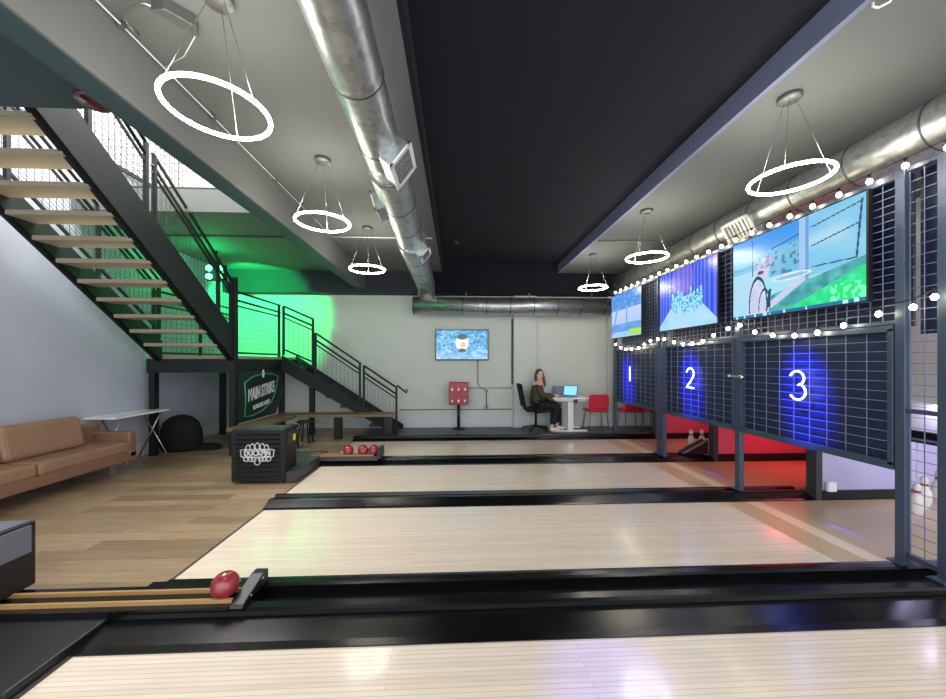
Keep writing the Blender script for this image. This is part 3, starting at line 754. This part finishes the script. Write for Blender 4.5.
t = thing('ball_return', (-2.45, 5.0, 0), 'black ball return cabinet with a white DUCKPIN pins emblem', 'ball return')
MB().box(-2.76, 4.53, .03, -2.12, 4.86, .67).build('hood', M_black2, t, bevel=.008)
hs = MB()
for i in range(10): hs.box(-2.70, 4.522, .08+i*.057, -2.18, 4.531, .105+i*.057)
hs.build('ribbed_front', M_black, t)
MB().prism([(-2.76,4.87),(-2.12,4.87),(-2.12,4.55),(-1.99,4.55),(-1.99,5.64),(-2.76,5.64)], 0, .14, 'z').build('base_box', M_char, t, bevel=.006)
MB().box(-1.99, 5.31, .062, -1.16, 5.47, .124).build('track_bed', M_char, t)
for x in (-2.68, -2.22): MB().lathe([(.02,0),(.02,.03)], (x, 4.6, 0), 12).build('foot', M_chrome, t)
MB().box(-2.7, 4.58, .67, -2.15, 4.82, .675).build('top_plate', M_char, t)
for yy in (5.33, 5.44): MB().box(-2.12, yy-.01, .125, -1.22, yy+.01, .145).build('rail', M_railwood, t)
MB().box(-1.16, 5.26, .10, -1.10, 5.52, .24).build('end_stop', M_black2, t, bevel=.006)
MB().box(-2.119, 4.60, .46, -2.112, 4.83, .62).build('side_panel', M_char, t)
MB().box(-2.111, 4.74, .49, -2.108, 4.81, .57).build('warning_sticker', M_yellow, t)
# emblem: pins fanned round the word
yf = 4.515
lg = MB()
def loop(cx, cz, rx, rz, n=18): lg.tube([(-2.44+cx+rx*math.cos(2*math.pi*i/n), yf, .38+cz+rz*math.sin(2*math.pi*i/n)) for i in range(n)], .0055, 5, closed=True)
for cx, cz in ((0,.085),(-.06,.075),(.06,.075),(-.11,.06),(.11,.06)): loop(cx, cz, .026, .045)
for cx in (-.13, -.085, .085, .13): loop(cx, -.065, .032, .03)
loop(0, -.095, .035, .045); loop(-.045, -.07, .028, .03); loop(.045, -.07, .028, .03)
lg.tube([(-2.44+x, yf, .38+z) for x, z in ((-.20,.045),(-.16,.05),(.16,.05),(.20,.045),(.19,-.04),(.15,-.045),(-.15,-.045),(-.19,-.04))], .006, 5, closed=True)
lg.build('pins_emblem', M_logo, t)
text_mesh('DUCKPIN', .085, .002, Matrix.Translation((-2.44, yf, .382)) @ Matrix.Rotation(R(90), 4, 'X') @ Matrix.Diagonal((.86, 1, 1, 1)), .003).build('emblem_lettering', M_logo, t)

def bball(x, y, z, r, label, group=None):
    o = MB().ball((0,0,0), r, seg=32).build('bowling_ball', M_red); o.location = (x, y, z)
    tag(o, label, 'bowling ball', group); return o
b0 = bball(-1.392, 2.23, .108+.053, .076, 'mottled red ball resting on the nearest ball return', 'red balls')
b1 = bball(-1.60, 5.385, .20, .078, 'leftmost of the three red balls on the far ball return', 'red balls')
for x, lb in ((-1.385, 'middle of the three red balls on the far ball return'), (-1.228, 'rightmost of the three red balls on the far ball return')):
    c = b1.copy(); COL.objects.link(c); c.location.x = x; c['label'] = lb

# ------------------------------------------------------------------ bench and stools behind
t = thing('bench', (-2.6, 7.1, 0), 'L-shaped brown plank bench with black legs in front of the lower stairs', 'bench')
MB().box(-3.5, 5.62, .44, -3.05, 7.0, .49).build('bench_top', M_bench, t, bevel=.004)
MB().box(-3.5, 7.0, .44, -1.24, 7.36, .49).build('bench_top', M_bench, t, bevel=.004)
for x, y in ((-3.3, 5.75), (-3.3, 6.9), (-2.32, 7.15), (-1.36, 7.2)):
    MB().box(x-.07, y-.05, 0, x+.07, y+.05, .44).build('leg', M_black2, t)
def stool(x, y, label):
    t = thing('stool', (x, y, 0), label, 'stool', 'black stools under the bench corner')
    MB().lathe([(.13,.38),(.14,.385),(.14,.41),(.13,.415)], (x,y,0), 20).build('seat', M_black2, t)
    for k in range(4):
        a = R(45+90*k); MB().tube([(x+.08*math.cos(a), y+.08*math.sin(a), .38), (x+.15*math.cos(a), y+.15*math.sin(a), .01)], .014, 8).build('leg', M_black2, t)
    return t
s0 = stool(-2.80, 6.78, 'right black stool tucked by the bench corner')
dup(s0, (-2.86, 6.3, 0), 'left black stool in front of the bench corner')

# ------------------------------------------------------------------ sofa
t = thing('sofa', (-4.72, 4.0, 0), 'tan leather sofa with metal legs against the left wall', 'sofa')
SF, SB, SY0, SY1 = -4.40, -5.03, 2.55, 5.16
MB().box(SB, SY0, .17, SF, SY1, .30).build('base_frame', M_leather_d, t, bevel=.02)
MB().box(SB, SY0, .30, SB+.16, SY1, .66).build('back_frame', M_leather_d, t, bevel=.03)
for y0, y1 in ((SY0+.13, 3.98), (3.99, SY1-.13)):
    MB().box(SB+.17, y0, .29, SF+.01, y1, .44).build('seat_cushion', M_leather, t, bevel=.04)
for y0, y1 in ((SY0+.14, 3.92), (3.94, SY1-.38)):
    c = MB().box(-.09, y0, -.19, .08, y1, .20); c.xf(Matrix.Translation((SB+.24, 0, .62)) @ Matrix.Rotation(R(-12), 4, 'Y'))
    c.build('back_cushion', M_leather, t, bevel=.06)
for y0, y1 in ((SY0, SY0+.12), (SY1-.12, SY1)):
    MB().box(SB+.02, y0, .2, SF, y1, .56).build('armrest', M_leather_d, t, bevel=.025)
for x, y in ((SF-.05, SY0+.3), (SF-.05, SY1-.32), (SB+.06, SY0+.3), (SB+.06, SY1-.32)):
    MB().prism([(y-.03, 0), (y+.03, 0), (y+.035, .17), (y-.035, .17)], x-.012, x+.012).build('leg', M_chrome, t)

# ------------------------------------------------------------------ folding table and bag
t = thing('folding_table', (-4.83, 5.7, 0), 'narrow white folding table with crossed metal legs behind the sofa', 'table')
MB().box(XL+.01, 5.10, .715, -4.64, 6.04, .745).build('tabletop', M_whitep, t, bevel=.006)
for y in (5.28, 5.95):
    a = MB(); a.tube([(-4.70, y, .725), (-5.0, y-.06, .01)], .011, 8); a.build('leg', M_chrome, t)
    a = MB(); a.tube([(-5.0, y, .725), (-4.55, y-.06, .01)], .011, 8); a.build('leg', M_chrome, t)
t = thing('round_bag', (-4.7, 6.36, 0), 'large round black soft bag slumped on the floor under the landing', 'bag')
MB().lathe([(.001,0),(.30,.0),(.33,.06),(.335,.2),(.32,.36),(.27,.48),(.18,.56),(.06,.6),(.001,.6)], (-4.70, 6.36, 0), 32, sx=1, sy=.6).build('bag_body', M_cloth, t)
MB().lathe([(.001,0),(.22,0),(.23,.05),(.16,.09),(.001,.10)], (-4.30, 6.42, 0), 24, sy=.6).build('bag_flap', M_cloth, t)

# ------------------------------------------------------------------ candy machine
t = thing('candy_machine', (.035, 8.12, 0), 'red six-bin candy machine on a black pole by the back wall', 'vending machine')
MB().lathe([(.001,0),(.15,0),(.15,.02),(.04,.04),(.001,.04)], (.035, 8.08, 0), 24).build('base_plate', M_black2, t)
MB().tube([(.035, 8.08, .03), (.035, 8.08, .56)], .035, 12).build('pole', M_black2, t)
bd = MB().box(-.18, 7.98, .55, .25, 8.18, 1.05).build('cabinet', M_redm, t, bevel=.012)
for r_ in range(2):
    for c_ in range(3):
        x = -.105+.14*c_; z = .62+.25*r_
        d = MB().box(x-.045, 7.965, z, x+.045, 7.98, z+.13).build('bin_window', mat('bin_glass', (150, 60, 66), .2), bd)
        MB().box(x-.02, 7.955, z-.005, x+.02, 7.966, z+.045).build('coin_slot', M_whitep, d)

# ------------------------------------------------------------------ wall wiring
t = thing('wall_conduit', (.6, YW-.02, .5), 'grey conduit and cable below the small television', 'conduit')
MB().tube([(.48, YW-.015, 1.56), (.48, YW-.015, 1.0), (.52, YW-.015, .93), (.66, YW-.015, .85), (.68, YW-.015, .8), (.68, YW-.015, .42)], .009, 6).build('cable', M_char, t)
MB().tube([(-.02, YW-.015, .9), (1.28, YW-.015, .9)], .008, 6).build('pipe', M_grey, t)
MB().tube([(-1.3, YW-.015, .41), (1.28, YW-.015, .41)], .010, 6).build('pipe', M_grey, t)
MB().box(.64, YW-.04, .40, .72, YW, .50).build('outlet_box', M_grey, t)
MB().box(.65, YW-.04, .80, .71, YW, .87).build('outlet_box', M_grey, t)
t = thing('wall_outlet', (3.87, 3.74, .2), 'small white box at the foot of the post left of the violet wall', 'outlet')
MB().box(4.0, 3.70, .1, 4.09, 3.74, .2).build('outlet_body', M_whitep, t, bevel=.004)
tag(MB().box(1.26, YW-.03, .98, 1.30, YW, 2.5).build('cable_cover', M_char), 'dark vertical cable cover on the left of the wall pillar', 'cable cover')

# ------------------------------------------------------------------ desk, laptop, chairs
t = thing('standing_desk', (2.44, 7.9, 0), 'white standing desk with T-shaped legs beside the seated woman', 'desk')
MB().box(2.03, 7.52, .71, 2.79, 8.2, .74).build('desktop', M_whitep, t, bevel=.006)
for y in (7.66, 8.1):
    MB().box(2.08, y-.04, 0, 2.80, y+.04, .035).build('foot', M_whitep, t, bevel=.006)
    MB().box(2.38, y-.03, .035, 2.50, y+.03, .65).build('leg', M_whitep, t, bevel=.004)
MB().box(2.10, 7.6, .66, 2.76, 8.15, .71).build('top_frame', M_whitep, t)
MB().box(2.50, 7.55, .62, 2.56, 7.62, .71).build('control_box', M_char, t)
t = thing('computer_tower', (2.25, 7.95, 0), 'dark computer tower on the floor under the white desk', 'computer')
MB().box(2.14, 7.95, 0, 2.34, 8.2, .46).build('case', M_black2, t, bevel=.008)
MB().box(2.16, 7.943, .05, 2.32, 7.951, .42).build('front_panel', M_char, t)
t = thing('laptop', (2.45, 7.75, .74), 'open silver laptop with a lit screen on the white desk', 'laptop')
Mx = Matrix.Translation((2.40, 7.78, .74)) @ Matrix.Rotation(R(42), 4, 'Z')
MB().box(-.12, -.17, 0, .12, .17, .018).xf(Mx).build('keyboard_base', M_grey, t)
Ms = Mx @ Matrix.Translation((.12, 0, .018)) @ Matrix.Rotation(R(16), 4, 'Y')
MB().box(0, -.17, 0, .012, .17, .23).xf(Ms).build('lid', M_grey, t)
MB().box(-.003, -.155, .015, 0, .155, .215).xf(Ms).build('screen', mat('laptop_screen', (60,120,200), .3, emit=(120,180,245), es=1.1), t)
t = thing('laptop', (2.2, 7.95, .74), 'second laptop lid standing left of the lit laptop on the desk', 'laptop')
Mx = Matrix.Translation((2.26, 8.03, .74)) @ Matrix.Rotation(R(60), 4, 'Z')
MB().box(-.1, -.14, 0, .1, .14, .016).xf(Mx).build('keyboard_base', M_grey, t)
Ms = Mx @ Matrix.Translation((.1, 0, .016)) @ Matrix.Rotation(R(12), 4, 'Y')
MB().box(0, -.14, 0, .01, .14, .2).xf(Ms).build('lid', mat('lid_blue', (120,140,170), .4), t)

def red_chair(x, y, label):
    t = thing('red_chair', (x, y, 0), label, 'chair', 'red chairs by the back wall')
    # backrest toward the camera
    MB().prism([(-.21,.50),(.21,.50),(.225,.60),(.215,.76),(.18,.79),(-.18,.79),(-.215,.76),(-.225,.60)], y-.20, y-.165, 'y').xf(Matrix.Translation((x,0,0))).build('backrest', M_redp, t, bevel=.01)
    MB().box(x-.22, y-.19, .40, x+.22, y+.22, .45).build('seat', M_redp, t, bevel=.018)
    MB().box(x-.2, y-.205, .43, x+.2, y-.17, .51).build('back_web', M_redp, t)
    h = MB()
    for dx in (-.1, 0, .1): h.box(x+dx-.022, y-.209, .465, x+dx+.022, y-.204, .49)
    h.build('back_slot', mat('dark_red_slot', (110, 20, 34), .5), t)
    for sx in (-1, 1):
        for sy in (-1, 1):
            MB().tube([(x+sx*.18, y+sy*.15, .41), (x+sx*.22, y+sy*.2, .01)], .011, 8).build('leg', M_grey, t)
    return t
c0 = red_chair(3.10, 7.92, 'red chair just right of the white desk')
dup(c0, (3.86, 7.85, 0), 'middle red chair, seen through the gap under number panel 1')
dup(c0, (4.42, 7.85, 0), 'rightmost red chair, partly hidden by the posts of number panel 1')

# office chair
t = thing('office_chair', (1.62, 7.8, 0), 'black swivel office chair with tall back under the seated woman', 'chair')
ox, oy = 1.72, 7.8
for k in range(5):
    a = R(18+72*k); e = (ox+.28*math.cos(a), oy+.28*math.sin(a), .07)
    l = MB().bar((ox, oy, .11), e, .035, .03).build('base_spoke', M_black2, t)
    MB().ball((e[0], e[1], .03), .03, sx=.6, seg=12).build('caster', M_black2, l)
MB().tube([(ox, oy, .08), (ox, oy, .44)], .028, 12).build('gas_lift', M_black2, t)
MB().box(ox-.24, oy-.24, .43, ox+.25, oy+.24, .50).build('seat', M_cloth, t, bevel=.03)
bk = MB().box(-.03, -.22, 0, .03, .22, .52); bk.xf(Matrix.Translation((ox-.27, oy, .52)) @ Matrix.Rotation(R(-11), 4, 'Y')); bk.build('backrest', M_cloth, t, bevel=.028)
MB().bar((ox-.2, oy, .44), (ox-.30, oy, .66), .06, .03).build('back_bracket', M_black2, t)
for s in (-1, 1):
    MB().tube([(ox-.05, oy+s*.26, .45), (ox-.05, oy+s*.28, .68), (ox+.15, oy+s*.28, .69)], .015, 8).build('armrest', M_black2, t)

# ------------------------------------------------------------------ the seated woman
def skin_mesh(name, nodes, edges, m, parent, sub=2, root=0, local=True):
    o0 = WORLD.get(parent.name, Vector()) if parent else Vector()
    me = bpy.data.meshes.new(name)
    me.from_pydata([tuple(Vector(n[:3])-o0) for n in nodes], edges, [])
    ob = bpy.data.objects.new(name, me); COL.objects.link(ob)
    md = ob.modifiers.new('skin', 'SKIN'); md.use_smooth_shade = True
    for i, n in enumerate(nodes):
        r_ = n[3]; ry = n[4] if len(n) > 4 else r_
        me.skin_vertices[0].data[i].radius = (r_, ry); me.skin_vertices[0].data[i].use_root = (i == root)
    ms = ob.modifiers.new('sub', 'SUBSURF'); ms.levels = sub; ms.render_levels = sub
    bpy.context.view_layer.update()
    m2_ = bpy.data.meshes.new_from_object(ob.evaluated_get(bpy.context.evaluated_depsgraph_get()))
    m2_.materials.clear(); m2_.materials.append(m)
    ob.modifiers.clear(); ob.data = m2_; bpy.data.meshes.remove(me)
    for p in m2_.polygons: p.use_smooth = True
    if parent: ob.parent = parent
    WORLD[ob.name] = o0
    return ob
wx, wy = 1.75, 7.8
pt = thing('person', (wx, wy, 0), 'woman in an olive sweater and black trousers seated at the white desk', 'person')
N = [(wx,wy,.60,.11),(wx-.01,wy,.75,.10),(wx+.0,wy,.92,.13),(wx+.02,wy,1.04,.10),(wx+.03,wy,1.10,.05),(wx+.045,wy-.01,1.16,.05),
     (wx+.045,wy-.015,1.20,.074),(wx+.045,wy-.02,1.26,.084),(wx+.045,wy-.01,1.295,.06),
     # arms (near = -y, far = +y)
     (wx+.02,wy-.15,.99,.055),(wx+.05,wy-.18,.81,.038),(wx+.20,wy-.16,.765,.033),(wx+.36,wy-.12,.765,.026),(wx+.42,wy-.12,.765,.030),
     (wx+.02,wy+.15,.99,.055),(wx+.06,wy+.19,.82,.045),(wx+.22,wy+.14,.76,.038),(wx+.36,wy+.08,.775,.026),(wx+.42,wy+.07,.77,.030),
     # legs
     (wx+.06,wy-.09,.56,.08),(wx+.42,wy-.13,.56,.068),(wx+.30,wy-.14,.14,.042),(wx+.26,wy-.14,.06,.038),(wx+.42,wy-.15,.035,.032),
     (wx+.06,wy+.09,.56,.08),(wx+.46,wy+.10,.57,.068),(wx+.46,wy+.06,.14,.042),(wx+.44,wy+.06,.06,.038),(wx+.60,wy+.06,.035,.032)]
E_ = [(0,1),(1,2),(2,3),(3,4),(4,5),(5,6),(6,7),(7,8),(3,9),(9,10),(10,11),(11,12),(12,13),(3,14),(14,15),(15,16),(16,17),(17,18),
      (0,19),(19,20),(20,21),(21,22),(22,23),(0,24),(24,25),(25,26),(26,27),(27,28)]
body = skin_mesh('body', N, E_, M_skin, pt)
def grow(idx, extra, lift=0): return [tuple(N[i][:3])+(N[i][3]+extra,) for i in idx]
sw = grow([0,1,2,3,9,10,11,12,14,15,16,17], .02)
sw[5] = sw[5][:3]+(.078,); sw[6] = sw[6][:3]+(.062,); sw[9] = sw[9][:3]+(.074,); sw[0] = (wx+.01, wy, .585, .185); sw[1] = sw[1][:3]+(.15,)
sw[7] = sw[7][:3]+(.036,); sw[11] = sw[11][:3]+(.036,)
skin_mesh('sweater', sw, [(0,1),(1,2),(2,3),(3,4),(4,5),(5,6),(6,7),(3,8),(8,9),(9,10),(10,11)], M_olive, body)
tr = grow([0,19,20,21,24,25,26], .03); tr[0] = tr[0][:2]+(.62, .17)
skin_mesh('trousers', tr, [(0,1),(1,2),(2,3),(0,4),(4,5),(5,6)], M_trouser, body)
for a, b, dx in ((22, 23, 0), (27, 28, 0)):
    p, q = N[a], N[b]
    skin_mesh('shoe', [(p[0]-.03,p[1],.05,.045),(p[0]+.05,p[1],.05,.048),(q[0],q[1],.04,.04),(q[0]+.05,q[1],.035,.03)], [(0,1),(1,2),(2,3)], M_whitep, body)
# fingers of both hands
fm = []
for (hx, hy, s) in ((wx+.42, wy-.12, 1), (wx+.42, wy+.07, -1)):
    for k, L in enumerate((.062, .072, .068, .052)):
        y = hy-.026+.0175*k
        fm.append(([(hx, y, .775, .0095), (hx+.045, y+.002, .785, .009), (hx+.045+L*.5, y+.003, .776, .008), (hx+.045+L, y+.004, .757, .007)]))
    fm.append([(hx-.02, hy+.02*s, .77, .011), (hx+.015, hy+.048*s, .768, .010), (hx+.045, hy+.052*s, .757, .008)])
for f in fm: skin_mesh('finger', f, [(i, i+1) for i in range(len(f)-1)], M_skin, body, sub=1)
# head: face turned toward the camera (-Y, slightly +X)
hc = Vector((wx+.05, wy-.025, 1.225)); F = Matrix.Translation(hc) @ Matrix.Rotation(R(14), 4, 'Z')
hd = MB().ball((0,0,0), .085, sx=.88, sy=1.02, sz=1.28, seg=24).xf(F).build('face', M_skin, body)
fx = lambda x, y, z: F @ Vector((x, y, z))
e = MB()
for s in (-1, 1): e.ball(fx(s*.031, -.078, .006), .0105, sy=.5, seg=10)
e.build('eye', M_eye, hd)
MB().ball(fx(0, -.088, -.018), .013, sx=.8, sz=1.6, seg=10).build('nose', M_skin, hd)
MB().ball(fx(0, -.080, -.052), .017, sy=.4, sz=.42, seg=10).build('mouth', M_lip, hd)
for s in (-1, 1): MB().ball(fx(s*.076, 0, 0), .02, sx=.45, sz=1.5, seg=10).build('ear', M_skin, hd)
hr = MB(); hr.ball((0,.022,.022), .095, sx=.96, sy=.98, sz=1.17, seg=24)
hr.xf(F)
hr.build('hair', M_hair, hd)
skin_mesh('hair_lock', [tuple(fx(.07,.03,.06))+(.035,), tuple(fx(.092,.01,-.05))+(.036,), tuple(fx(.105,-.02,-.17))+(.036,), tuple(fx(.11,-.035,-.27))+(.02,)], [(0,1),(1,2),(2,3)], M_hair, hd)
skin_mesh('hair_lock', [tuple(fx(-.06,.03,.06))+(.033,), tuple(fx(-.082,.03,-.05))+(.032,), tuple(fx(-.07,.05,-.16))+(.028,)], [(0,1),(1,2)], M_hair, hd)
